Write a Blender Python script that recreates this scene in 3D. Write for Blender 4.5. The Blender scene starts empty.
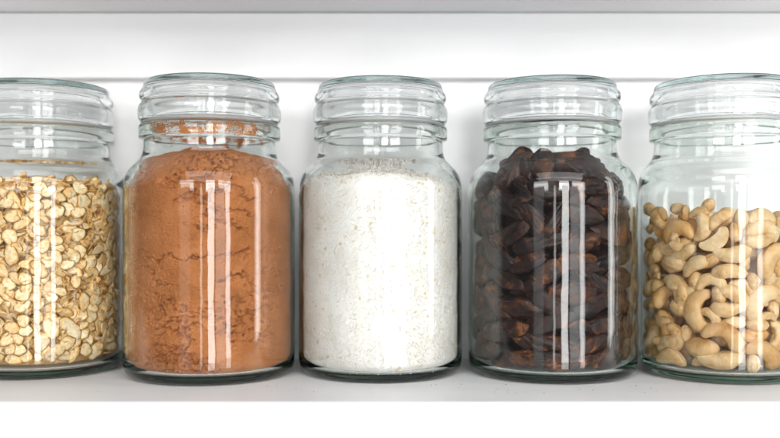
import bpy, math, random
import numpy as np
from mathutils import Vector, Matrix, noise
random.seed(7)
U = 0.0006                    # one unit of my survey of the shelf = 0.6 mm
DC = 900.0                    # camera to the jar row
HC = 141.7                    # camera above the shelf board
C = bpy.context.scene.collection

# ------------------------------------------------------------------ helpers
def link(name, me, mat=None, parent=None):
    o = bpy.data.objects.new(name, me); C.objects.link(o)
    if mat is not None: me.materials.append(mat)
    if parent is not None: o.parent = parent
    return o
def tag(o, label=None, cat=None, group=None, kind=None):
    if label: o['label'] = label
    if cat: o['category'] = cat
    if group: o['group'] = group
    if kind: o['kind'] = kind
    return o
def mesh(name, vs, fs, smooth=True, scale=U):
    me = bpy.data.meshes.new(name)
    me.from_pydata([(v[0]*scale, v[1]*scale, v[2]*scale) for v in vs], [], fs)
    me.update()
    if smooth:
        me.polygons.foreach_set('use_smooth', [True]*len(me.polygons))
    return me
def box(x0, x1, y0, y1, z0, z1, bev=0.0):
    import bmesh
    bm = bmesh.new(); bmesh.ops.create_cube(bm, size=1)
    for v in bm.verts:
        v.co = Vector(((x0+x1)/2+v.co.x*(x1-x0), (y0+y1)/2+v.co.y*(y1-y0), (z0+z1)/2+v.co.z*(z1-z0)))*U
    if bev:
        bmesh.ops.bevel(bm, geom=list(bm.edges), offset=bev*U, segments=4, profile=.5, affect='EDGES')
    me = bpy.data.meshes.new('box'); bm.to_mesh(me); bm.free()
    me.polygons.foreach_set('use_smooth', [True]*len(me.polygons))
    if hasattr(me, 'set_sharp_from_angle'): me.set_sharp_from_angle(angle=math.radians(40))
    return me
def spline(pts, n=4, closed=False):
    """centripetal-ish Catmull-Rom through the profile points, for soft moulded glass."""
    P = [np.array(p, float) for p in pts]; out = []
    m = len(P)
    for i in range(m-1):
        p0 = P[max(i-1, 0)]; p1 = P[i]; p2 = P[i+1]; p3 = P[min(i+2, m-1)]
        L = np.linalg.norm(p2-p1)
        t1 = (p2-p0); t2 = (p3-p1)
        t1 = t1/max(np.linalg.norm(t1), 1e-6)*L; t2 = t2/max(np.linalg.norm(t2), 1e-6)*L
        for k in range(n):
            t = k/n
            h00 = 2*t**3-3*t*t+1; h10 = t**3-2*t*t+t; h01 = -2*t**3+3*t*t; h11 = t**3-t*t
            out.append(h00*p1+h10*t1+h01*p2+h11*t2)
    out.append(P[-1])
    return [(max(q[0], 0), q[1]) for q in out]
def lathe(name, prof, seg=128, closed_axis=True, wob=0.0, seed=0):
    """prof: (r, z) list; first and last on the axis when closed_axis."""
    vs, fs, rings = [], [], []
    for (r, z) in prof:
        if r < 1e-3:
            rings.append([len(vs)]); vs.append((0, 0, z))
        else:
            ring = []
            for k in range(seg):
                a = 2*math.pi*k/seg
                w = 1+wob*noise.noise(Vector((math.cos(a)*1.3+seed, math.sin(a)*1.3, z*.022)))
                ring.append(len(vs)); vs.append((r*w*math.cos(a), r*w*math.sin(a), z))
            rings.append(ring)
    pairs = list(zip(rings[:-1], rings[1:]))
    if not closed_axis: pairs.append((rings[-1], rings[0]))
    for A, B in pairs:
        for k in range(seg):
            a, b = A[k % len(A)], A[(k+1) % len(A)]
            c, d = B[(k+1) % len(B)], B[k % len(B)]
            f = []
            for q in (a, b, c, d):
                if q not in f: f.append(q)
            if len(f) >= 3: fs.append(tuple(f))
    me = mesh(name, vs, fs)
    import bmesh
    bm = bmesh.new(); bm.from_mesh(me); bmesh.ops.recalc_face_normals(bm, faces=bm.faces); bm.to_mesh(me); bm.free()
    return me

# ------------------------------------------------------------------ materials
def mat(name):
    m = bpy.data.materials.new(name); m.use_nodes = True
    nt = m.node_tree; b = nt.nodes['Principled BSDF']
    return m, nt, b
def N(nt, t, **kw):
    n = nt.nodes.new(t)
    for k, v in kw.items():
        if k in n.inputs: n.inputs[k].default_value = v
        else: setattr(n, k, v)
    return n
def ramp(nt, src, stops):
    r = nt.nodes.new('ShaderNodeValToRGB'); el = r.color_ramp.elements
    while len(el) < len(stops): el.new(.5)
    for e, (p, c) in zip(el, stops): e.position = p; e.color = (*c, 1)
    nt.links.new(src, r.inputs[0]); return r
def bump(nt, b, src, strength, dist):
    n = N(nt, 'ShaderNodeBump'); n.inputs['Strength'].default_value = strength; n.inputs['Distance'].default_value = dist
    nt.links.new(src, n.inputs['Height']); nt.links.new(n.outputs[0], b.inputs['Normal']); return n

def glass_mat(name, tint, dens):
    m = bpy.data.materials.new(name); m.use_nodes = True; nt = m.node_tree; nt.nodes.clear()
    out = nt.nodes.new('ShaderNodeOutputMaterial')
    g = N(nt, 'ShaderNodeBsdfGlass', Roughness=0.0, IOR=1.45); g.inputs['Color'].default_value = (1, 1, 1, 1)
    a = N(nt, 'ShaderNodeVolumeAbsorption', Density=dens); a.inputs['Color'].default_value = (*tint, 1)
    # very faint moulding waviness of pressed glass
    tc = N(nt, 'ShaderNodeTexCoord'); ns = N(nt, 'ShaderNodeTexNoise', Scale=42.0, Detail=1.5)
    nt.links.new(tc.outputs['Object'], ns.inputs['Vector'])
    bp = N(nt, 'ShaderNodeBump', Strength=0.12, Distance=0.002)
    nt.links.new(ns.outputs['Fac'], bp.inputs['Height']); nt.links.new(bp.outputs[0], g.inputs['Normal'])
    nt.links.new(g.outputs[0], out.inputs['Surface']); nt.links.new(a.outputs[0], out.inputs['Volume'])
    return m
M = {}
M['jar_glass'] = glass_mat('jar_glass', (.66, .77, .71), 42)
M['jar_glass_dark'] = glass_mat('jar_glass_dark', (.63, .77, .70), 50)
M['lid_glass'] = glass_mat('lid_glass', (.60, .74, .73), 20)

m, nt, b = mat('white_paint'); M['paint'] = m
b.inputs['Base Color'].default_value = (.86, .86, .87, 1); b.inputs['Roughness'].default_value = .42
tc = N(nt, 'ShaderNodeTexCoord'); mp = N(nt, 'ShaderNodeMapping'); mp.inputs['Scale'].default_value = (.25, 1, 1.6)
nt.links.new(tc.outputs['Object'], mp.inputs[0])
ns = N(nt, 'ShaderNodeTexNoise', Scale=60.0, Detail=6.0); nt.links.new(mp.outputs[0], ns.inputs['Vector'])
bump(nt, b, ns.outputs['Fac'], .22, .0012)
n2 = N(nt, 'ShaderNodeTexNoise', Scale=14.0, Detail=5.0); nt.links.new(mp.outputs[0], n2.inputs['Vector'])
r = ramp(nt, n2.outputs['Fac'], [(.35, (.83, .83, .84)), (.65, (.88, .88, .885))]); nt.links.new(r.outputs[0], b.inputs['Base Color'])
r2 = ramp(nt, n2.outputs['Fac'], [(.3, (.36,)*3), (.7, (.5,)*3)]); nt.links.new(r2.outputs[0], b.inputs['Roughness'])

m, nt, b = mat('clear_seal'); M['seal'] = m
b.inputs['Base Color'].default_value = (.86, .88, .87, 1); b.inputs['Roughness'].default_value = .35
b.inputs['Transmission Weight'].default_value = .85; b.inputs['IOR'].default_value = 1.4

m, nt, b = mat('cocoa_powder'); M['cocoa'] = m
b.inputs['Roughness'].default_value = .95; b.inputs['Specular IOR Level'].default_value = .1
tc = N(nt, 'ShaderNodeTexCoord')
ns = N(nt, 'ShaderNodeTexNoise', Scale=45.0, Detail=8.0, Roughness=.65); nt.links.new(tc.outputs['Object'], ns.inputs['Vector'])
r = ramp(nt, ns.outputs['Fac'], [(.3, (.36, .128, .036)), (.5, (.49, .178, .058)), (.72, (.60, .25, .098))])
nt.links.new(r.outputs[0], b.inputs['Base Color'])
nf = N(nt, 'ShaderNodeTexNoise', Scale=900.0, Detail=4.0); nt.links.new(tc.outputs['Object'], nf.inputs['Vector'])
bump(nt, b, nf.outputs['Fac'], .9, .0010)

m, nt, b = mat('coconut_white'); M['coco'] = m
b.inputs['Roughness'].default_value = .7; b.inputs['Specular IOR Level'].default_value = .25
tc = N(nt, 'ShaderNodeTexCoord')
ns = N(nt, 'ShaderNodeTexNoise', Scale=70.0, Detail=3.0); nt.links.new(tc.outputs['Object'], ns.inputs['Vector'])
r = ramp(nt, ns.outputs['Fac'], [(.3, (.85, .80, .73)), (.5, (.91, .88, .83)), (.72, (.93, .91, .88))])
# scattered tan skin flecks
vo = N(nt, 'ShaderNodeTexVoronoi', Scale=640.0); nt.links.new(tc.outputs['Object'], vo.inputs['Vector'])
sep = N(nt, 'ShaderNodeSeparateColor'); nt.links.new(vo.outputs['Color'], sep.inputs[0])
fr = ramp(nt, sep.outputs[0], [(.978, (0, 0, 0)), (.988, (1, 1, 1))])
mx = N(nt, 'ShaderNodeMix', data_type='RGBA'); nt.links.new(fr.outputs[0], mx.inputs['Factor'])
nt.links.new(r.outputs[0], mx.inputs['A']); mx.inputs['B'].default_value = (.78, .62, .42, 1)
nt.links.new(mx.outputs['Result'], b.inputs['Base Color'])
nf = N(nt, 'ShaderNodeTexNoise', Scale=650.0, Detail=4.0); nt.links.new(tc.outputs['Object'], nf.inputs['Vector'])
bump(nt, b, nf.outputs['Fac'], .3, .0006)

def oat_mat():
    m, nt, b = mat('rolled_oat')
    b.inputs['Roughness'].default_value = .6; b.inputs['Specular IOR Level'].default_value = .3
    tc = N(nt, 'ShaderNodeTexCoord'); at = N(nt, 'ShaderNodeAttribute', attribute_name='tone')
    oi = N(nt, 'ShaderNodeObjectInfo')
    ns = N(nt, 'ShaderNodeTexNoise', Scale=420.0, Detail=5.0); nt.links.new(tc.outputs['Object'], ns.inputs['Vector'])
    r = ramp(nt, ns.outputs['Fac'], [(.25, (.50, .25, .08)), (.40, (.88, .63, .32)), (.54, (.95, .82, .57)), (.72, (.96, .90, .76))])
    ad = N(nt, 'ShaderNodeMath', operation='ADD'); nt.links.new(at.outputs['Fac'], ad.inputs[0]); nt.links.new(oi.outputs['Random'], ad.inputs[1])
    fr = N(nt, 'ShaderNodeMath', operation='FRACT'); nt.links.new(ad.outputs[0], fr.inputs[0])
    r2 = ramp(nt, fr.outputs[0], [(0, (.86, .72, .52)), (.3, (1, .96, .88)), (.7, (1, 1, 1)), (.93, (1, .90, .72)), (1, (.76, .56, .34))])
    mx = N(nt, 'ShaderNodeMix', data_type='RGBA', blend_type='MULTIPLY'); mx.inputs['Factor'].default_value = 1
    nt.links.new(r.outputs[0], mx.inputs['A']); nt.links.new(r2.outputs[0], mx.inputs['B'])
    ra = N(nt, 'ShaderNodeAttribute', attribute_name='rim'); rp = ramp(nt, ra.outputs['Fac'], [(.0, (1, 1, 1)), (.62, (1, .99, .95)), (.85, (.95, .80, .56)), (1, (.86, .60, .32))])
    m2 = N(nt, 'ShaderNodeMix', data_type='RGBA', blend_type='MULTIPLY'); m2.inputs['Factor'].default_value = 1
    nt.links.new(mx.outputs['Result'], m2.inputs['A']); nt.links.new(rp.outputs[0], m2.inputs['B'])
    nt.links.new(m2.outputs['Result'], b.inputs['Base Color'])
    bump(nt, b, ns.outputs['Fac'], .8, .0007)
    return m
M['oat'] = oat_mat()

m, nt, b = mat('cashew_skin'); M['cashew'] = m
b.inputs['Roughness'].default_value = .5; b.inputs['Specular IOR Level'].default_value = .35
b.inputs['Subsurface Weight'].default_value = .04; b.inputs['Subsurface Radius'].default_value = (1, .5, .2); b.inputs['Subsurface Scale'].default_value = .002
tc = N(nt, 'ShaderNodeTexCoord'); oi = N(nt, 'ShaderNodeObjectInfo')
va = N(nt, 'ShaderNodeVectorMath', operation='ADD'); cx = N(nt, 'ShaderNodeCombineXYZ')
nt.links.new(oi.outputs['Random'], cx.inputs[0]); nt.links.new(tc.outputs['Object'], va.inputs[0]); nt.links.new(cx.outputs[0], va.inputs[1])
ns = N(nt, 'ShaderNodeTexNoise', Scale=95.0, Detail=6.0, Roughness=.6); nt.links.new(va.outputs[0], ns.inputs['Vector'])
r = ramp(nt, ns.outputs['Fac'], [(.27, (.40, .19, .06)), (.38, (.68, .42, .18)), (.50, (.82, .57, .30)), (.70, (.90, .72, .47))])
r2 = ramp(nt, oi.outputs['Random'], [(0, (.78, .64, .47)), (.3, (.97, .91, .84)), (.65, (1, 1, 1)), (1, (1, .80, .56))])
mx = N(nt, 'ShaderNodeMix', data_type='RGBA', blend_type='MULTIPLY'); mx.inputs['Factor'].default_value = 1
nt.links.new(r.outputs[0], mx.inputs['A']); nt.links.new(r2.outputs[0], mx.inputs['B']); nt.links.new(mx.outputs['Result'], b.inputs['Base Color'])
nb = N(nt, 'ShaderNodeTexNoise', Scale=330.0, Detail=5.0, Roughness=.6); nt.links.new(va.outputs[0], nb.inputs['Vector'])
bump(nt, b, nb.outputs['Fac'], .8, .0009)

m, nt, b = mat('date_skin'); M['date'] = m
b.inputs['Specular IOR Level'].default_value = .36
tc = N(nt, 'ShaderNodeTexCoord'); oi = N(nt, 'ShaderNodeObjectInfo')
va = N(nt, 'ShaderNodeVectorMath', operation='ADD'); cx = N(nt, 'ShaderNodeCombineXYZ')
nt.links.new(oi.outputs['Random'], cx.inputs[0]); nt.links.new(tc.outputs['Object'], va.inputs[0]); nt.links.new(cx.outputs[0], va.inputs[1])
ns = N(nt, 'ShaderNodeTexNoise', Scale=75.0, Detail=8.0, Roughness=.66, Distortion=1.4); nt.links.new(va.outputs[0], ns.inputs['Vector'])
r = ramp(nt, ns.outputs['Fac'], [(.38, (.006, .002, .0015)), (.50, (.024, .006, .003)), (.58, (.070, .020, .007)), (.66, (.24, .080, .018)), (.80, (.40, .17, .05))])
nt.links.new(r.outputs[0], b.inputs['Base Color'])
rr = ramp(nt, ns.outputs['Fac'], [(.35, (.28,)*3), (.7, (.6,)*3)]); nt.links.new(rr.outputs[0], b.inputs['Roughness'])
mp = N(nt, 'ShaderNodeMapping'); mp.inputs['Scale'].default_value = (.28, 1, 1); nt.links.new(va.outputs[0], mp.inputs[0])
nb = N(nt, 'ShaderNodeTexNoise', Scale=260.0, Detail=5.0, Distortion=1.5); nt.links.new(mp.outputs[0], nb.inputs['Vector'])
bump(nt, b, nb.outputs['Fac'], .75, .0012)

m, nt, b = mat('bare_date_flesh'); M['flesh'] = m
b.inputs['Roughness'].default_value = .5
tc = N(nt, 'ShaderNodeTexCoord')
ns = N(nt, 'ShaderNodeTexNoise', Scale=160.0, Detail=6.0); nt.links.new(tc.outputs['Object'], ns.inputs['Vector'])
r = ramp(nt, ns.outputs['Fac'], [(.35, (.07, .022, .010)), (.55, (.26, .095, .03)), (.75, (.46, .21, .07))]); nt.links.new(r.outputs[0], b.inputs['Base Color'])
bump(nt, b, ns.outputs['Fac'], .8, .001)

# ------------------------------------------------------------------ the shelf it all stands on
SH = 237.5+HC                                     # underside of the shelf above
o = link('shelf_board', box(-1100, 1100, -159, 95, -46, 0, 5), M['paint']); tag(o, 'white painted shelf board the five jars stand on', 'shelf', kind='structure')
o = link('upper_shelf', box(-1100, 1100, -159, 95, SH, SH+46, 2.2), M['paint']); tag(o, 'underside of the white painted shelf above the jars', 'shelf', kind='structure')
o = link('back_wall', box(-1100, 1100, 95.5, 110, -200, 700), M['paint']); tag(o, 'plain white back panel behind the jars', 'wall', kind='structure')
o = link('wall_rail', box(-1100, 1100, 80, 95.2, HC+166-1, SH-.4, 2.6), M['paint']); tag(o, 'white rail along the back panel under the upper shelf', 'rail', kind='structure')

# ------------------------------------------------------------------ the jars
RB = 81.5
OUT = [(70, 0.0), (73.5, .7), (77.5, 3.2), (80.2, 7.5), (81.3, 13), (81.5, 20), (81.5, 60), (81.5, 120), (81.5, 172), (81.3, 180),
       (80.6, 187), (78.6, 194), (75, 200.5), (70, 205.8), (66, 210), (63.4, 214.5), (62.1, 220), (61.7, 226)]
def jar_profiles(dn):
    """outer and inner glass profile; dn widens the neck of a jar."""
    def wide(r, z):
        t = min(max((z-182)/30, 0), 1); return r+dn*t
    outer = spline([(wide(r, z), z) for r, z in OUT], 4)
    out = [(0, 2.6), (35, 2.3), (60, 1.4), (66, .5)]+outer
    n = 61.7+dn
    out += [(n, 229), (n+.4, 230.2), (n+3.9, 230.6), (n+4.6, 231.4), (n+4.8, 236), (n+4.6, 241.8), (n+4.0, 243.1), (n+2.6, 243.6), (n-3, 243.6), (n-4.6, 242.6), (n-5, 240)]
    INN = [(n-5, 240), (n-5, 228), (n-4.6, 220), (n-3.2, 214), (n+.3, 208.2), (65.8+dn*.6, 203), (70.6+dn*.3, 197.8), (74.2, 192), (76.4, 186), (77.1, 179), (77.3, 172), (77.3, 120), (77.3, 60),
           (77.3, 22), (76.6, 15.5), (74, 11), (69, 8.8), (60, 8.2), (35, 8.6), (0, 9)]
    inn = spline(INN, 3)
    prof = out+inn[1:]
    return prof, inn
LID = [(0, 285.9), (40, 286.2), (55, 286.8), (58.8, 286.6), (61, 285.2), (61.7, 283), (62.3, 280.5), (63.6, 278), (65.2, 275.4), (65.8, 272.3), (65.2, 269.4), (64.1, 267.2), (64.5, 265),
       (66.2, 262.4), (67.1, 259), (67.2, 254.5), (66.8, 250.6), (65.6, 248.2), (63, 247.2), (58.5, 247)]
LIDIN = [(58.5, 247), (57.4, 248), (57.6, 252), (58.3, 258), (58.3, 265), (58, 272), (56.6, 277), (53, 280), (44, 281.2), (0, 281.6)]

def ground_inner(inn):
    zs = [p[1] for p in inn][::-1]; rs = [p[0] for p in inn][::-1]
    # monotone part above the floor
    k = next(i for i, rr in enumerate(rs) if rr > 76.5)
    return lambda z: float(np.interp(z, zs[k:], rs[k:])) if z > zs[k] else float(np.interp(z, [8.5, 11, 15.5, 22], [70, 74, 76.6, 77.3]))

JARS = [  # x, depth shift towards the viewer, neck, glass, label, lid tilt
    dict(x=-355, dy=-18, dn=4.2, g='jar_glass', c='glass storage jar filled with rolled oats, partly cut off beside the brown powder jar', sl=-.2),
    dict(x=-177.3, dy=12, dn=.8, g='jar_glass_dark', c='glass storage jar packed with reddish brown powder, between the oats and the white jar', sl=.3),
    dict(x=-9.5, dy=0, dn=0, g='jar_glass', c='glass storage jar full of fine white shreds, middle one on the shelf', sl=0),
    dict(x=161, dy=3, dn=0, g='jar_glass_dark', c='glass storage jar stuffed with dark dried dates', sl=.25),
    dict(x=330, dy=8, dn=4, g='jar_glass_dark', c='glass storage jar two thirds full of cashew nuts, lots of clear glass above', sl=-.15),
]
for i, J in enumerate(JARS):
    prof, inn = jar_profiles(J['dn']); f_ = ground_inner(inn); J['rs'] = 1.02 if i in (1, 3) else 1.0; J['rin'] = (lambda z, f_=f_, k=J['rs']: f_(z)*k)
    root = bpy.data.objects.new('glass_jar', None); C.objects.link(root)
    root.location = (J['x']*U, -J['dy']*U, .02*U); root.rotation_euler.z = i*1.3
    root.empty_display_size = .02
    root.scale = (J['rs'], J['rs'], 1)
    tag(root, J['c'], 'jar', 'glass storage jars in a row on the shelf')
    link('jar_body', lathe('jar_body', prof, 160, wob=.0035, seed=i*7.3), M[J['g']], root)
    d = J['dn']
    lp = spline([(r+d*min(r/50, 1), z) for r, z in LID], 4)+spline([(r+d*min(r/50, 1), z) for r, z in LIDIN], 3)[1:]
    lid = link('lid', lathe('lid', lp, 160, wob=.006, seed=i*3.1+2), M['lid_glass'], root)
    # the lid sits a hair unevenly in its seal
    lid.rotation_euler = (random.uniform(-.002, .002), J['sl']*.008, 0)
    n = 61.7+d
    link('seal', lathe('seal', [(n-6, 244.1), (n+1.6, 244.1), (n+2.4, 244.9), (n+2.4, 246.1), (n+1.6, 246.8), (n-6, 246.8), (n-6.8, 246.1), (n-6.8, 244.9)], 128, closed_axis=False), M['seal'], lid)

def jpos(J): return Vector((J['x'], -J['dy'], 0))
def hit(J, px, py, R):
    """the point inside jar J, at radius R from its axis, that lies behind photo point (px, py) on the near side"""
    d = Vector(((px-390)/DC, 1, (230-py)/DC)); o = Vector((0, -DC, HC))
    c = jpos(J); a = d.x*d.x+d.y*d.y; bx, by = o.x-c.x, o.y-c.y
    b = bx*d.x+by*d.y; q = bx*bx+by*by-R*R; disc = b*b-a*q
    t = (-b-math.sqrt(disc))/a if disc > 0 else -b/a
    return o+d*t
def fr(J, p, sink=0.0):
    """frame at p: x along the glass, y inwards, z up; p moved inwards by sink"""
    c = jpos(J); rad = Vector((c.x-p.x, c.y-p.y, 0)); rad.normalize()
    x = Vector((rad.y, -rad.x, 0)); x = -x if x.x < 0 else x
    if abs(x.x) < .05: x = Vector((0, 1, 0)).cross(Vector((0, 0, 1)))
    z = Vector((0, 0, 1)); x = rad.cross(z); 
    m = Matrix((x, rad, z)).transposed().to_4x4()
    m.translation = p+rad*sink
    return m
def verts_of(me):
    a = np.empty(len(me.vertices)*3, np.float32); me.vertices.foreach_get('co', a); return a.reshape(-1, 3).astype(float)/U
def limits(J):
    if 'tab' not in J:
        zz = np.linspace(0, 240, 481); J['tab'] = (zz, np.array([J['rin'](z) for z in zz]))
    return J['tab']
def push_in(J, me, m):
    """slide a hard thing inwards and up until no point of it lies in the glass"""
    c = jpos(J); V = verts_of(me); zz, rr = limits(J); m = m.copy()
    for _ in range(4):
        A = np.array(m); W = V @ A[:3, :3].T+A[:3, 3]
        lift = max(0, 9.3-W[:, 2].min()); m.translation.z += lift; W[:, 2] += lift
        d = W[:, :2]-np.array([c.x, c.y]); r = np.hypot(d[:, 0], d[:, 1])
        over = r-(np.interp(W[:, 2], zz, rr)-.45); k = int(over.argmax())
        if over[k] <= 0: break
        u = d[k]/r[k]; m.translation.x -= float(u[0]*over[k]*1.1); m.translation.y -= float(u[1]*over[k]*1.1)
    return m
def press(J, me, m, name):
    """a soft thing takes the shape of the glass where it is pressed against it; returns its own mesh"""
    c = jpos(J); V = verts_of(me); zz, rr = limits(J); A = np.array(m); W = V @ A[:3, :3].T+A[:3, 3]
    W[:, 2] = np.where(W[:, 2] < 11, 9.3+(W[:, 2]-9.3).clip(0)*.6+np.minimum(W[:, 2]-9.3, 0)*.03+.3, W[:, 2]).clip(9.25)
    d = W[:, :2]-np.array([c.x, c.y]); r = np.hypot(d[:, 0], d[:, 1]); lim = np.interp(W[:, 2], zz, rr)-.5
    soft = np.where(r > lim-2.5, lim-2.5*np.exp(-(r-lim+2.5).clip(0)/2.5), r)
    W[:, :2] = np.array([c.x, c.y])+d*(soft/np.maximum(r, 1e-6))[:, None]
    L = (W-A[:3, 3]) @ np.linalg.inv(A[:3, :3]).T
    n = me.copy(); n.name = name; n.vertices.foreach_set('co', (L*U).astype(np.float32).ravel()); n.update(); return n
def U4(m):
    m = m.copy(); m.translation = m.translation*U; return m

# ------------------------------------------------------------------ powder and coconut: continuous fills
def fill(name, J, top, disp, material, nseg=420, nz=230, gap=.35, floor_z=9.0, extra=None):
    """a fill pressed against the glass: skin from the floor up, then the heap's own surface."""
    rin = J['rin']; vs, fs, rings = [], [], []
    rows = []
    for k in range(nz): rows.append(('s', k/(nz-1)))
    for k in range(1, 70): rows.append(('t', k/70))
    for kind, t in rows:
        ring = []
        for s in range(nseg):
            a = 2*math.pi*s/nseg; ca, sa = math.cos(a), math.sin(a)
            ze = top(ca, sa, 1.0)
            if kind == 's':
                z = floor_z+(ze-floor_z)*t; r = rin(z)-gap
                if t == 0: r -= 2.5
                r -= disp(ca, sa, z, a)
                if t > .985: r -= 1.0
            else:
                r = (rin(ze)-gap-1.4-disp(ca, sa, ze, a))*(1-t); z = top(ca, sa, 1-t)
            ring.append(len(vs)); vs.append((r*ca, r*sa, z))
        rings.append(ring)
    apex = len(vs); vs.append((0, 0, top(0, 0, 0)))
    bot = len(vs); vs.append((0, 0, floor_z+.3))
    for A, B in zip(rings[:-1], rings[1:]):
        for s in range(nseg):
            q = (s+1) % nseg; fs.append((A[s], A[q], B[q], B[s]))
    for s in range(nseg):
        q = (s+1) % nseg; fs.append((rings[-1][s], rings[-1][q], apex)); fs.append((rings[0][q], rings[0][s], bot))
    if extra: extra(vs, fs)
    o = link(name, mesh(name, vs, fs), material); o.location = jpos(J)*U
    return o

J2 = JARS[1]
def nz3(x, y, z, s=0): return noise.noise(Vector((x+s, y, z)))
def top2(ca, sa, q):
    # high in the middle, runs up into the shoulder, broken edge
    e = 209+4*nz3(ca*1.6, sa*1.6, 3)+3*nz3(ca*5, sa*5, 8)
    m_ = 221+2.5*nz3(ca*q*3, sa*q*3, 1)
    e -= 5*max(0, -ca)
    f = q**2.2
    return m_*(1-f)+e*f+1.6*nz3(ca*q*9, sa*q*9, 5)*min(1, (1-q)*5)
def disp2(ca, sa, z, a):
    x, y, w = ca*77.3, sa*77.3, z
    # wandering cracks and crumbly pits where the powder has pulled away from the glass
    wx = 7*noise.noise(Vector((x*.07, y*.07, w*.07)))+2.2*noise.noise(Vector((x*.28, y*.28, w*.28)))
    wz = 7*noise.noise(Vector((x*.07+7, y*.07, w*.07)))+2.2*noise.noise(Vector((x*.28+7, y*.28, w*.28)))
    X, Y, Z = x+wx, y+wx, w+wz
    fine = noise.noise(Vector((x*.5, y*.5, w*.5)))
    c1 = abs(noise.noise(Vector((X*.026+5, Y*.026, Z*.042+2))))
    c2 = abs(noise.noise(Vector((X*.06+15, Y*.06, Z*.07+2))))
    mask = min(max((noise.noise(Vector((x*.017+3, y*.017, w*.02+9)))+.12)*4, 0), 1)
    m2 = min(max((noise.noise(Vector((x*.024+33, y*.024, w*.027+9)))-.02)*5, 0), 1)
    d = 0
    d += mask*4.2*max(0, 1-c1/(.036+.03*fine))
    d += m2*3.6*max(0, 1-c2/(.06+.05*fine))
    near = max(0, 1-c1/.16)*mask+.6*m2
    pit = max(0, noise.noise(Vector((x*.33, y*.33, w*.36)))-.12)*6
    d += min(near, 1)*pit*2.0+pit*.25
    return min(d, 5)+.2*abs(fine)
def residue(vs, fs):
    # powder clinging to the inside of the mouth and neck
    n = 61.7+J2['dn']-5-.3
    S = 700; K = 60
    idx = {}
    for k in range(K+1):
        z = 226+k*(17.0/K)
        for s in range(S):
            a = 2*math.pi*s/S
            idx[k, s] = None
            r = J2['rin'](min(z, 239.5))-.35-.25*abs(noise.noise(Vector((math.cos(a)*9, math.sin(a)*9, z*.2))))
            idx[k, s] = len(vs); vs.append((r*math.cos(a), r*math.sin(a), z))
    for k in range(K):
        for s in range(S):
            a = 2*math.pi*s/S; z = 226+k*17.0/K
            v = noise.noise(Vector((math.cos(a)*6, math.sin(a)*6, z*.16)))+.45*noise.noise(Vector((math.cos(a)*22, math.sin(a)*22, z*.5)))+.75*noise.noise(Vector((math.cos(a)*75, math.sin(a)*75, z*1.3)))
            lim = .52 if z < 230 else (.0 if 233 < z < 240 else .3)
            if v > lim:
                q = (s+1) % S; fs.append((idx[k, s], idx[k, q], idx[k+1, q], idx[k+1, s]))
o = fill('cocoa_powder', J2, top2, disp2, M['cocoa'], 620, 330, extra=residue)
tag(o, 'fine reddish brown powder packed cracked against the glass', 'powder', kind='stuff')

J3 = JARS[2]
def top3(ca, sa, q):
    e = 191+4*nz3(ca*2, sa*2, 13)+(-6 if ca > .3 else 0)*min(1, max(0, (ca-.3)*3))
    m_ = 205+2*nz3(ca*q*3, sa*q*3, 1)
    f = q**2.6
    return m_*(1-f)+e*f+1.5*nz3(ca*q*12, sa*q*12, 5)
def disp3(ca, sa, z, a):
    x, y = ca*77.3, sa*77.3
    return .5+.3*noise.noise(Vector((x*.12, y*.12, z*.12)))+.45*noise.noise(Vector((x*.5, y*.5, z*.5)))+.5*max(0, noise.noise(Vector((x*.2+5, y*.2, z*.25))))
def shreds(vs, fs):
    rnd = random.Random(3)
    def put(x, y, z, rad_in, flat, L, W):
        # one shred: a bent sliver with thickness
        d = Vector((rnd.gauss(0, 1), rnd.gauss(0, 1), rnd.gauss(0, 1)))
        d -= rad_in*d.dot(rad_in)*flat; d.normalize()
        s = d.cross(rad_in+Vector((rnd.uniform(-.4, .4), rnd.uniform(-.4, .4), rnd.uniform(-.4, .4)))); s.normalize()
        nn = d.cross(s); b0 = len(vs); p = Vector((x, y, z)); bend = rnd.uniform(-.25, .25)*L
        for t, w in ((-.5, .35), (0, 1), (.5, .3)):
            c = p+d*L*t+nn*bend*(.25-t*t)*2
            for sx, sn in ((-.5, 0), (0, .45), (.5, 0), (0, -.45)):
                v = c+s*W*w*sx+nn*W*w*sn*.8; vs.append(tuple(v))
        for k in (0, 1):
            for j in range(4):
                a0 = b0+k*4+j; a1 = b0+k*4+(j+1) % 4; fs.append((a0, a1, a1+4, a0+4))
        fs.append((b0, b0+1, b0+2, b0+3)); fs.append((b0+11, b0+10, b0+9, b0+8))
    for k in range(20000):
        a = rnd.uniform(0, 2*math.pi); ca, sa = math.cos(a), math.sin(a)
        z = rnd.uniform(11, top3(ca, sa, 1)); r = J3['rin'](z)-1.0-rnd.random()*.9
        put(r*ca, r*sa, z, Vector((-ca, -sa, 0)), .96, rnd.uniform(1.6, 5), rnd.uniform(.5, 1.0))
    for k in range(4500):
        a = rnd.uniform(0, 2*math.pi); q = math.sqrt(rnd.random())*.97; ca, sa = math.cos(a), math.sin(a)
        z = top3(ca, sa, q)+rnd.uniform(0, 1.5); r = (J3['rin'](top3(ca, sa, 1))-2.5)*q
        put(r*ca, r*sa, z, Vector((0, 0, 1)), .6, rnd.uniform(2, 6), rnd.uniform(.8, 1.5))
    for k in range(70):     # bits clinging to the glass above the fill
        a = rnd.uniform(0, 2*math.pi); z = 208+abs(rnd.gauss(0, 9)); ca, sa = math.cos(a), math.sin(a)
        if z > 238: continue
        r = J3['rin'](z)-.7; put(r*ca, r*sa, z, Vector((-ca, -sa, 0)), 1, rnd.uniform(.8, 2), rnd.uniform(.5, .9))
o = fill('white_shreds', J3, top3, disp3, M['coco'], 420, 230, gap=.8, extra=shreds)
tag(o, 'fine white shredded coconut with tan flecks filling the middle jar', 'shredded coconut', kind='stuff')

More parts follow.
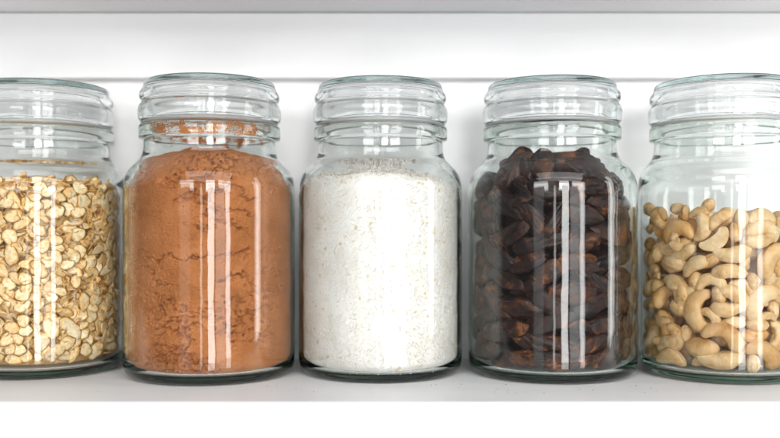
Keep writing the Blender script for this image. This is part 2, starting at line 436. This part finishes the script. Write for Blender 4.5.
# ------------------------------------------------------------------ rolled oats
J1 = JARS[0]
def flake(seed, rings=4, seg=18):
    rnd = random.Random(seed); a = 8.6*rnd.uniform(.8, 1.15); b = 6.5*rnd.uniform(.75, 1.1)
    ph = [rnd.uniform(0, 6.28) for _ in range(3)]; cup = rnd.uniform(-.8, .8); tw = rnd.uniform(-.45, .45)
    vs, fs, rim = [], [], []
    def P(q, t, side):
        rim.append(q)
        k = 1+.07*math.sin(2*t+ph[0])+.06*math.sin(3*t+ph[1])+.035*math.sin(5*t+ph[2])+.03*math.sin(8*t+ph[0]*3)
        x = a*q*k*math.cos(t); z = b*q*k*math.sin(t)
        y = cup*((x/a)**2+(z/b)**2)+tw*x*z/(a*b)*1.6
        th = .48*(1-q**6)**.5 if q < 1 else 0
        y += .35*noise.noise(Vector((x*.35+seed*9, z*.35, 0)))*2
        gr = .55*math.exp(-(z/.8)**2)*(1-q*q)
        return (x, y+side*(th-gr if side > 0 else th), z)
    for side in (1, -1):
        c = len(vs); vs.append(P(0, 0, side)); last = None
        for r_ in range(1, rings+1):
            q = r_/rings*(1 if side > 0 else 1); ring = []
            if r_ == rings and side < 0: ring = edge
            else:
                for s in range(seg): ring.append(len(vs)); vs.append(P(q, 2*math.pi*s/seg, side))
            if r_ == rings and side > 0: edge = ring
            for s in range(seg):
                n_ = (s+1) % seg
                if last is None: f = (c, ring[s], ring[n_])
                else: f = (last[s], ring[s], ring[n_], last[n_])
                fs.append(f if side < 0 else f[::-1])
            last = ring
    return vs, fs, rim
FL = [flake(s) for s in range(10)]
FLM = []
for v, f, q in FL:
    me = mesh('oat_flake', v, f); at = me.attributes.new('rim', 'FLOAT', 'POINT'); at.data.foreach_set('value', q); me.materials.append(M['oat']); FLM.append(me)
rnd = random.Random(11)
def oat_matrix(az, z, r, steep, sc):
    ca, sa = math.cos(az), math.sin(az); c = jpos(J1)
    rad = Vector((-ca, -sa, 0)); x = rad.cross(Vector((0, 0, 1)))
    m = Matrix((x, rad, Vector((0, 0, 1)))).transposed().to_4x4(); m.translation = Vector((c.x+r*ca, c.y+r*sa, z))
    spin = Matrix.Rotation(rnd.uniform(0, 6.28), 4, 'Y')
    tilt = Matrix.Rotation(rnd.gauss(0, steep), 4, 'X') @ Matrix.Rotation(rnd.gauss(0, steep*.7), 4, 'Z')
    return m @ tilt @ spin @ Matrix.Scale(sc, 4)
def oat_top(x, y):
    return 190+3.5*noise.noise(Vector((x*.03, y*.03, 2)))-3*(x*x+y*y)/6000
# those pressed against the near glass, one by one
front = []
tries = 0
while len(front) < 300 and tries < 60000:
    tries += 1
    az = math.radians(rnd.uniform(-118, -2)); z = rnd.uniform(19, 184)
    p = (az*77, z)
    if min([(p[0]-q[0])**2+(p[1]-q[1])**2 for q in front] or [999]) < 7.2**2: continue
    front.append(p)
for (s, z) in front:
    az = s/77; st = rnd.random()
    steep = .22 if st < .5 else .8
    sc = rnd.uniform(.82, 1.16); r = J1['rin'](z)-(1.9 if steep < .3 else 4.2)-rnd.random()*1.0
    r = min(r, J1['rin'](min(z+5, 200))-1.6)
    fm = FLM[rnd.randrange(10)]; o = link('oat_flake', fm); o.matrix_world = U4(push_in(J1, fm, oat_matrix(az, z, r, steep, sc)))
    tag(o, 'pale golden rolled oat flake pressed against the glass of the oats jar', 'oat flake', 'oat flakes against the glass')
# the rest of the heap as one mass
vs, fs, tone, rims = [], [], [], []
def add(mx, k):
    b0 = len(vs); t = rnd.random()
    for v in FL[k][0]: vs.append(tuple(mx @ Vector(v))); tone.append(t)
    rims.extend(FL[k][2])
    for f in FL[k][1]: fs.append(tuple(i+b0 for i in f))
for k in range(3400):
    az = math.radians(rnd.uniform(-180, 180)); z = rnd.uniform(20, 188)
    steep = .45 if rnd.random() < .5 else 1.1
    vis = -125 < math.degrees(az) < 5
    dep = (6.5+rnd.random()*9) if vis else (4.5+rnd.random()*6)
    r = J1['rin'](z)-dep
    add(oat_matrix(az, z, r, steep, rnd.uniform(.75, 1.1)), rnd.randrange(10))
for k in range(900):
    q = math.sqrt(rnd.random())*70; az = rnd.uniform(0, 6.283); x, y = q*math.cos(az), q*math.sin(az); c = jpos(J1)
    z = oat_top(x, y)+rnd.uniform(-3, 2.0); z = min(z, 195)
    mx = Matrix.Translation((c.x+x, c.y+y, z)) @ Matrix.Rotation(rnd.uniform(0, 6.28), 4, 'Z') @ Matrix.Rotation(math.pi/2+rnd.gauss(0, .4), 4, 'X') @ Matrix.Rotation(rnd.uniform(0, 6.28), 4, 'Y')
    add(mx, rnd.randrange(10))
W_ = np.array(vs); c = jpos(J1); zz, rr_ = limits(J1); W_[:, 2] = W_[:, 2].clip(9.4)
d_ = W_[:, :2]-np.array([c.x, c.y]); q_ = np.hypot(d_[:, 0], d_[:, 1]); k_ = np.minimum(1, (np.interp(W_[:, 2], zz, rr_)-.6)/np.maximum(q_, 1e-6))
W_[:, :2] = np.array([c.x, c.y])+d_*k_[:, None]; vs = [tuple(q) for q in W_.tolist()]
# solid heart of the heap so that nothing shines through
b0 = len(vs); S = 48; c = jpos(J1)
core = [(0.0, 10), (60, 10), (64, 14), (64, 100), (64, 182), (58, 185), (0, 186)]
for (r, z) in core:
    for s in range(S):
        a = 2*math.pi*s/S; vs.append((c.x+r*math.cos(a), c.y+r*math.sin(a), z)); tone.append(.02); rims.append(1)
for k in range(len(core)-1):
    for s in range(S):
        q = (s+1) % S; fs.append((b0+k*S+s, b0+k*S+q, b0+(k+1)*S+q, b0+(k+1)*S+s))
me = mesh('rolled_oats', vs, fs); at = me.attributes.new('tone', 'FLOAT', 'POINT'); at.data.foreach_set('value', tone); at = me.attributes.new('rim', 'FLOAT', 'POINT'); at.data.foreach_set('value', rims)
o = link('rolled_oats', me, M['oat']); tag(o, 'heap of golden rolled oats filling the jar behind the front flakes', 'rolled oats', kind='stuff')

# ------------------------------------------------------------------ cashews
J5 = JARS[4]
def cashew(seed, arc=2.9, Rr=11.5, thick=8.6, taper=.62, half=False, twist=0):
    """a kidney: a tube swept round an arc, fat at one end; opening towards -z; lies in x-z, depth along y. About 38 units long."""
    rnd = random.Random(seed); NS, NR = 40, 36; vs, fs = [], []
    for i in range(NS+1):
        t = i/NS; a = math.pi/2+arc/2-arc*t
        cx, cz = Rr*math.cos(a)*1.12, Rr*math.sin(a)-Rr*.55
        prof = (math.sin(math.pi*min(max(.02+t*.96, 0), 1)))**.42
        th = thick*prof*(1-(1-taper)*t)*(1+.06*math.sin(t*7+seed))
        if i in (0, NS): th = .25
        tx, tz = math.sin(a), -math.cos(a)      # along
        nx, nz_ = math.cos(a), math.sin(a)      # outwards
        for j in range(NR):
            p = 2*math.pi*j/NR; co, si = math.cos(p), math.sin(p)
            ro = th*(1-.10*max(0, -co)); cr = 1-.16*math.exp(-((p-math.pi)/.4)**2)-.085*math.exp(-(min(p, 2*math.pi-p)/.13)**2)
            y = si*th*(.80 if not half else (.80 if si > 0 else .16))
            w = 1+.075*noise.noise(Vector((cx*.13+seed*3, co*1.2+cz*.1, si*1.2)))+.05*noise.noise(Vector((cx*.35, cz*.35+co, si*2+seed)))+.018*(1-2*abs(noise.noise(Vector((cx*.12+seed, co*5, si*5)))))
            vs.append((cx+nx*co*ro*cr*w, y*w+twist*(t-.5)*8, cz+nz_*co*ro*cr*w))
    for i in range(NS):
        for j in range(NR):
            q = (j+1) % NR; fs.append((i*NR+j, i*NR+q, (i+1)*NR+q, (i+1)*NR+j))
    fs.append(tuple(range(NR))[::-1]); fs.append(tuple(NS*NR+j for j in range(NR)))
    A_ = np.array(vs); mid = (A_.max(0)+A_.min(0))/2; vs = [tuple(q) for q in (A_-mid)]
    me = mesh('cashew', vs, fs, smooth=True); me.materials.append(M['cashew']); return me
CM = {'k': [cashew(1, 3.3, 10.6, 9.8, .68), cashew(2, 3.5, 10.8, 9.3, .76), cashew(3, 2.8, 11.4, 10.4, .66, twist=.3)],     # kidney
      'c': [cashew(4, 3.8, 12, 9.0, .70), cashew(5, 3.6, 12.5, 9.1, .76)],                                # deep C
      's': [cashew(6, 1.9, 16.5, 9.8, .74), cashew(7, 1.6, 18.5, 9.4, .8)],                                  # slender, nearly straight
      'b': [cashew(8, 2.1, 11, 11.5, .85), cashew(9, 1.8, 12, 12, .9)],                                # end-on blob
      'h': [cashew(10, 2.4, 14, 9.6, .75, True)]}                                                          # split half
LOOK = {'k': 'plump kidney-shaped', 'c': 'deeply curled C-shaped', 's': 'slender gently bowed', 'b': 'stubby rounded', 'h': 'split half'}
LEN = {'k': 37.0, 'c': 37.0, 's': 42.0, 'b': 36.0, 'h': 38.0}
# photo x, y, length, direction the hollow faces (deg, 90 = up), kind, how deep behind the front ones
NUTS = [(647.6,209.5,24,-60,'b',3),(660,214,30,-90,'k',2),(678,208.5,22,-90,'b',7),(686,213,20,0,'b',5),(699,212,25,-80,'s',4),(708,206,22,-40,'b',7),
(650,229,26,-80,'s',4),(661,229,24,0,'b',5),(678.5,231,38,-80,'k',0),(704,228,32,170,'k',1),(650,244,24,-120,'b',1),(673,248,30,115,'h',0),
(685,253,35,118,'s',1),(646,257,21,0,'b',4),(671,265,28,60,'b',4),(695.5,264.5,37,-58,'s',0),(655.5,269,24,-70,'k',2),(658,275,17,-90,'k',3),
(647.5,285,30,180,'h',1),(679,291,38,205,'c',0),(660,288,27,0,'b',3),(696,280.5,25,180,'b',3),
(699.5,312,45,12,'c',0),(712,317,26,-140,'k',2),(724,334,43,-115,'k',0),(719,363.5,50,92,'s',0),(702,348,40,85,'b',1),
(671.5,360.5,40,-92,'k',0),(649,351,26,30,'s',1),(668,342,38,-65,'s',1),(667.5,324,32,185,'k',1),(652,306,30,90,'s',1),(647.5,324,20,180,'s',4),(646,338,18,0,'b',5),(658,316,22,-90,'b',7),
(691,290,22,-60,'b',4),(719,295,24,10,'b',2),(728,309,39,95,'s',1),(736,295,36,-130,'k',0),(759,301,46,-38,'k',0),(772,310,24,0,'b',4),(767.5,316.5,19,-95,'k',1),
(757,324.5,28,-95,'b',2),(754,336,31,88,'s',1),(732,322,30,-85,'s',4),(763,352.5,43,-125,'k',0),(752.5,364,25,0,'b',1),(776,335,33,180,'k',1),(781,352,30,0,'b',2),
(710,221,22,0,'b',5),(718,219,34,-50,'s',1),(716.5,241,34,128,'h',0),(741,219,25,180,'b',4),(761,216.5,34,-95,'k',3),(762,230,37,-100,'k',1),(758.5,241,40,100,'s',0),
(732,254.5,43,96,'s',0),(729,271,41,-88,'s',0),(709.5,260.5,27,-60,'b',2),(769,260,43,-28,'k',0),(768.5,279,24,0,'b',3),(752.5,281.5,21,0,'b',2),(778,268,26,0,'b',4),(777,286,22,0,'b',3),
(711,281.5,31,-85,'k',1),(739,287,30,-90,'k',3),(779,226,26,0,'b',2),(744,262,22,0,'b',6),(744,306,20,0,'b',6),(745,345,20,0,'b',6),(686,334,24,0,'b',5),(690,241,18,0,'b',6),(735,232,26,0,'b',5),(666,300,20,0,'b',7),(684,303,18,0,'b',7),(738,352,22,0,'b',6),
(789,240,38,-60,'k',0),(792,262,36,100,'s',1),(790,300,40,-150,'k',0),(788,320,34,80,'s',1),(796,342,38,-90,'k',0),(790,365,34,90,'s',1),(794,282,30,0,'b',2),(802,222,32,-90,'k',1)]
rnd = random.Random(5)
placed = []
for (px, py, L, ang, kd, dep) in NUTS:
    sc = L/LEN[kd]*.96
    R = 77.3-8.6*sc-1.0-dep*1.5
    p = hit(J5, px, py, R)
    if p.z < 11+8.5*sc: p.z = 11+8.5*sc
    m = fr(J5, p) @ Matrix.Rotation(math.radians(-(ang+90)), 4, 'Y') @ Matrix.Rotation(rnd.uniform(-.22, .22) + (rnd.choice((-.8, .8)) if kd == 'b' else 0), 4, 'X') @ Matrix.Rotation(rnd.choice((0, math.pi)), 4, 'Z')
    if kd == 'h': m = fr(J5, p) @ Matrix.Rotation(math.radians(-(ang+90)), 4, 'Y')
    m = m @ Matrix.Diagonal((sc, sc*rnd.uniform(.92, 1.06), sc, 1))
    placed.append((px, py, kd, m, sc))
# row and order within the row, for the labels
bands = {}
for q in placed: bands.setdefault(int((q[1]-200)//21), []).append(q)
ORD = ['first', 'second', 'third', 'fourth', 'fifth', 'sixth', 'seventh', 'eighth', 'ninth', 'tenth', 'eleventh', 'twelfth', 'thirteenth', 'fourteenth', 'fifteenth', 'sixteenth']
for bi, k in enumerate(sorted(bands)):
    row = sorted(bands[k], key=lambda q: q[0])
    for n_, (px, py, kd, m, sc) in enumerate(row):
        cm = rnd.choice(CM[kd]); o = link('cashew', cm); o.matrix_world = U4(push_in(J5, cm, m))
        rw = 'top layer' if bi == 0 else ('bottom layer' if k == max(bands) else ORD[bi]+' layer down')
        tag(o, f'{LOOK[kd]} cashew, {ORD[n_]} from the left glass in the {rw}', 'cashew nut', 'cashew nuts in the jar')
# the nuts behind them
c5 = jpos(J5)
def behind(R, n, z0, z1, azr, seed, tagl):
    rnd = random.Random(seed); pts = []; t_ = 0
    while len(pts) < n and t_ < 20000:
        t_ += 1
        az = math.radians(rnd.uniform(*azr)); z = rnd.uniform(z0, z1); q = Vector((R*math.cos(az), R*math.sin(az), z))
        if min([(q-w).length for w in pts] or [99]) < 17: continue
        pts.append(q)
    for q in pts:
        m = Matrix.Translation(c5+q) @ Matrix.Rotation(rnd.uniform(0, 6.28), 4, 'Z') @ Matrix.Rotation(rnd.uniform(0, 6.28), 4, 'X') @ Matrix.Rotation(rnd.uniform(0, 6.28), 4, 'Y')
        cm = rnd.choice(CM[rnd.choice('kksb')]); o = link('cashew', cm); o.matrix_world = U4(push_in(J5, cm, m @ Matrix.Scale(rnd.uniform(.8, .95), 4)))
        tag(o, tagl, 'cashew nut', tagl[:0]+'cashew nuts behind the front ones')
HID = 'cashew half hidden behind the nuts that touch the jar glass'
behind(52, 66, 18, 150, (-180, 0), 1, HID)
behind(66, 70, 18, 150, (-40, 222), 2, HID)
behind(38, 60, 18, 152, (-180, 180), 4, HID)
behind(18, 24, 20, 154, (-180, 180), 9, HID)

# ------------------------------------------------------------------ dates
J4 = JARS[3]
def date(seed, L=21, W=9.2, torn=False):
    rnd = random.Random(seed); NS, NR = 44, 40; vs, fs = [], []; dent = rnd.uniform(-1.5, 1.5)
    for i in range(NS+1):
        t = i/NS; x = -L+2*L*t
        prof = max(0, 1-abs(2*t-1)**2.6)**.5*(1-.18*(t-.5))
        for j in range(NR):
            p = 2*math.pi*j/NR; co, si = math.cos(p), math.sin(p)
            v = Vector((x*.05+seed*5, co*.9, si*.9))
            lump = .34*noise.noise(v*1.1)+.10*noise.noise(v*3.1+Vector((4, 4, 4)))
            rid = 1-abs(noise.noise(Vector((x*.03+seed, co*3.4+.8*noise.noise(v*1.5), si*3.4))))*2
            rid2 = 1-abs(noise.noise(Vector((x*.11+seed*2, co*3.8, si*3.8))))*2
            r = W*prof*(1+lump+.17*(rid-.6)+.11*(rid2-.6)+.045*noise.noise(v*9))
            if torn and abs(p-1.6*math.pi) < .55: r *= .70+.1*noise.noise(v*6)
            bendy = 2.2*math.sin(t*math.pi+dent)*dent
            vs.append((x+1.3*noise.noise(v*2+Vector((9, 0, 0))), r*co*.88+bendy*.5, r*si+bendy))
    for i in range(NS):
        for j in range(NR):
            q = (j+1) % NR; fs.append((i*NR+j, i*NR+q, (i+1)*NR+q, (i+1)*NR+j))
    fs.append(tuple(range(NR))[::-1]); fs.append(tuple(NS*NR+j for j in range(NR)))
    return mesh('dried_date', vs, fs)
DMs = []
for s in range(9):
    me = date(s, 20+1.8*(s % 3), 9.0+.9*(s % 2), torn=(s % 3 == 1)); me.materials.append(M['date']); DMs.append(me)
# photo x, y, length, tilt (deg, + = right end up), deeper
DATES = [(512,170,44,72,0),(531,160,36,-60,3),(546,163,42,-70,0),(567,155,44,-6,1),(588,168,46,-12,0),(590,186,34,10,2),(486,188,34,58,1),(487,213,46,82,1),(508,206,42,-35,0),
(529,196,38,20,2),(552,190,44,-15,1),(572,199,36,30,3),(604,205,42,-4,0),(622,206,34,5,2),(582,216,40,-8,0),(536,221,44,-50,0),(514,233,38,35,0),(558,216,40,60,1),(618,224,42,40,0),
(603,234,38,-20,1),(583,240,40,12,0),(542,243,42,25,0),(564,246,34,-40,2),(492,240,40,75,0),(503,254,42,-25,0),(528,262,40,10,0),(622,247,38,-60,1),(606,258,44,12,0),(582,264,42,-12,0),
(553,271,44,30,0),(486,268,38,70,1),(506,277,42,-30,0),(531,285,40,20,1),(617,277,40,-20,0),(594,282,44,-25,0),(571,292,42,10,0),(484,296,38,80,1),(501,303,42,-45,0),(524,306,40,5,0),(548,300,40,-30,1),
(612,300,42,-25,0),(590,306,40,15,0),(552,322,44,20,0),(576,324,40,-15,0),(604,326,46,-8,0),(623,318,34,60,2),(486,323,40,60,0),(508,330,44,8,0),(531,337,38,-25,1),(484,347,34,40,1),(502,352,42,-15,0),
(559,345,42,-5,0),(584,347,42,25,0),(608,348,40,50,0),(530,359,40,8,0),(556,366,42,6,0),(584,367,42,-6,0),(508,369,30,20,2),(609,365,34,20,1),(625,345,30,80,2)]
rnd = random.Random(8); placed = []
for k, (px, py, L, tl, dep) in enumerate(DATES):
    sc = L/44*1.22
    py = py+(9 if py < 168 else 5 if py < 180 else 0); zg = HC+(230-py)*.93
    R = J4['rin'](min(zg+3, 238))-8.4*sc-.4-dep*1.4
    p = hit(J4, px, py, max(R, 10))
    if p.z < 11+9.6*sc: p.z = 11+9.6*sc
    m = fr(J4, p) @ Matrix.Rotation(math.radians(-tl), 4, 'Y') @ Matrix.Rotation(rnd.uniform(0, 6.28), 4, 'X') @ Matrix.Diagonal((sc*.96, sc, sc, 1))
    placed.append((px, py, m))
bands = {}
for q in placed: bands.setdefault(int((q[1]-150)//22), []).append(q)
for bi, k in enumerate(sorted(bands)):
    row = sorted(bands[k], key=lambda q: q[0])
    for n_, (px, py, m) in enumerate(row):
        o = link('dried_date', press(J4, rnd.choice(DMs), m, 'dried_date')); o.matrix_world = U4(m)
        rw = 'top layer' if bi == 0 else ('bottom layer' if k == max(bands) else ORD[bi]+' layer down')
        tag(o, f'wrinkled dark brown date, {ORD[n_]} from the left glass in the {rw}', 'date', 'dried dates in the jar')
c4 = jpos(J4)
def dates_behind(R, n, z0, z1, azr, seed, d0=17):
    rnd = random.Random(seed); pts = []; t_ = 0
    while len(pts) < n and t_ < 20000:
        t_ += 1
        az = math.radians(rnd.uniform(*azr)); z = rnd.uniform(z0, z1); q = Vector((R*math.cos(az), R*math.sin(az), z))
        if min([(q-w).length for w in pts] or [99]) < d0: continue
        pts.append(q)
    for q in pts:
        az = math.atan2(q.y, q.x)
        m = Matrix.Translation(c4+q) @ Matrix.Rotation(az+math.pi/2+rnd.gauss(0, .25), 4, 'Z') @ Matrix.Rotation(rnd.gauss(0, .5), 4, 'Y') @ Matrix.Rotation(rnd.uniform(0, 6.28), 4, 'X')
        o = link('dried_date', press(J4, rnd.choice(DMs), m, 'dried_date')); o.matrix_world = U4(m)
        tag(o, 'dark date half hidden behind the dates that touch the jar glass', 'date', 'dates behind the front ones')
dates_behind(64, 52, 30, 174, (-32, 212), 21, 19)
dates_behind(62, 12, 176, 184, (-180, 180), 22, 20)
dates_behind(46, 44, 22, 172, (-175, -5), 1)
dates_behind(64, 34, 22, 168, (5, 175), 2, 20)
dates_behind(24, 16, 30, 195, (-180, 180), 3)
dates_behind(30, 5, 192, 212, (-180, 180), 6, 20)
dates_behind(52, 7, 177, 190, (-175, -5), 16, 17)
dates_behind(44, 7, 192, 204, (-165, -10), 17, 15)

# ------------------------------------------------------------------ a few crumbs on the board
vs, fs = [], []
rnd = random.Random(4)
for k in range(46):
    cxx = rnd.choice((-100, 80, 90, 95, 245, 0, -200, 150))+rnd.gauss(0, 22); cy = -rnd.uniform(72, 120)
    if any((cxx-J['x'])**2+(cy+J['dy'])**2 < 84**2 for J in JARS): continue
    s = rnd.uniform(.25, .8); b0 = len(vs)
    for v in ((1, 0, .1), (0, 1, .1), (-1, 0, .1), (0, -1, .1), (0, 0, .9)):
        vs.append((cxx+v[0]*s*rnd.uniform(.5, 1.2), cy+v[1]*s*rnd.uniform(.5, 1.2), .02+v[2]*s))
    for j in range(4): fs.append((b0+j, b0+(j+1) % 4, b0+4))
    fs.append((b0+3, b0+2, b0+1, b0))
o = link('crumbs', mesh('crumbs', vs, fs), M['flesh']); tag(o, 'tiny brown crumbs scattered on the shelf board before the jars', 'crumbs', kind='stuff')

# ------------------------------------------------------------------ light: window panes behind the viewer, added fill lamps, and the pale room
def area(name, x, z, w, h, power, col=(1, 1, 1), y=-2.05, rz=0):
    l = bpy.data.lights.new(name, 'AREA'); l.shape = 'RECTANGLE'; l.size = w; l.size_y = h; l.energy = power; l.color = col
    o = bpy.data.objects.new(name, l); C.objects.link(o); o.location = (x, y, z); o.rotation_euler = (math.radians(90), 0, rz)
    return o
area('window_light', -.95, 0, .60, .95, 1.1, (.99, .99, 1))
area('window_light', -.12, 0, .10, .95, 1.0, (1, 1, 1))
area('window_light', .34, 0, .30, .95, 7, (1, 1, 1))
area('window_light', .82, 0, .50, .95, 2.6, (1, 1, 1))
area('window_light', 1.28, 0, .30, .95, 6.5, (1, 1, 1))
area('upper_fill_light', -.85, .60, .80, .5, 9, (1, .995, .985))  # three added fill lamps, brightening the jar contents and the back wall
area('upper_fill_light', .30, .60, .44, .5, 9, (1, .995, .985))
area('upper_fill_light', 1.10, .60, .80, .5, 11, (1, .995, .985))
o = area('high_fill_light', .2, 1.30, 2.0, .7, 14, (1, .995, .985), y=-1.5); o.rotation_euler = (math.radians(52), 0, 0)  # added lamp, tilted down to lift the contents and the shelf board
area('lower_fill_light', .15, -.85, 2.4, .5, 15, (1, 1, 1))  # added lamp from below, fills the underside of the upper shelf
area('side_window_light', 2.2, .45, .30, 1.5, 9, (1, .99, .97), y=-.55, rz=math.radians(76))
w = bpy.data.worlds.new('World'); bpy.context.scene.world = w; w.use_nodes = True
bg = w.node_tree.nodes['Background']; bg.inputs['Color'].default_value = (.96, .98, 1, 1); bg.inputs['Strength'].default_value = .14

# ------------------------------------------------------------------ camera
cam = bpy.data.cameras.new('camera'); co = bpy.data.objects.new('camera', cam); C.objects.link(co)
co.location = (0, -DC*U, HC*U); co.rotation_euler = (math.radians(90), 0, 0)
cam.sensor_width = 36; cam.lens = 36*DC/780; cam.shift_y = 11/780
cam.clip_start = .01; cam.clip_end = 50
cam.dof.use_dof = True; cam.dof.focus_distance = 832*U; cam.dof.aperture_fstop = 4.5
sc = bpy.context.scene; sc.camera = co
sc.view_settings.view_transform = 'Standard'; sc.view_settings.look = 'None'; sc.view_settings.exposure = .16; sc.view_settings.gamma = 1
sc.render.engine = 'CYCLES'
cy = sc.cycles
cy.max_bounces = 24; cy.transmission_bounces = 20; cy.glossy_bounces = 8; cy.diffuse_bounces = 5; cy.transparent_max_bounces = 12
cy.caustics_reflective = True; cy.caustics_refractive = True; cy.blur_glossy = .3
cy.sample_clamp_indirect = 12; cy.use_denoising = True
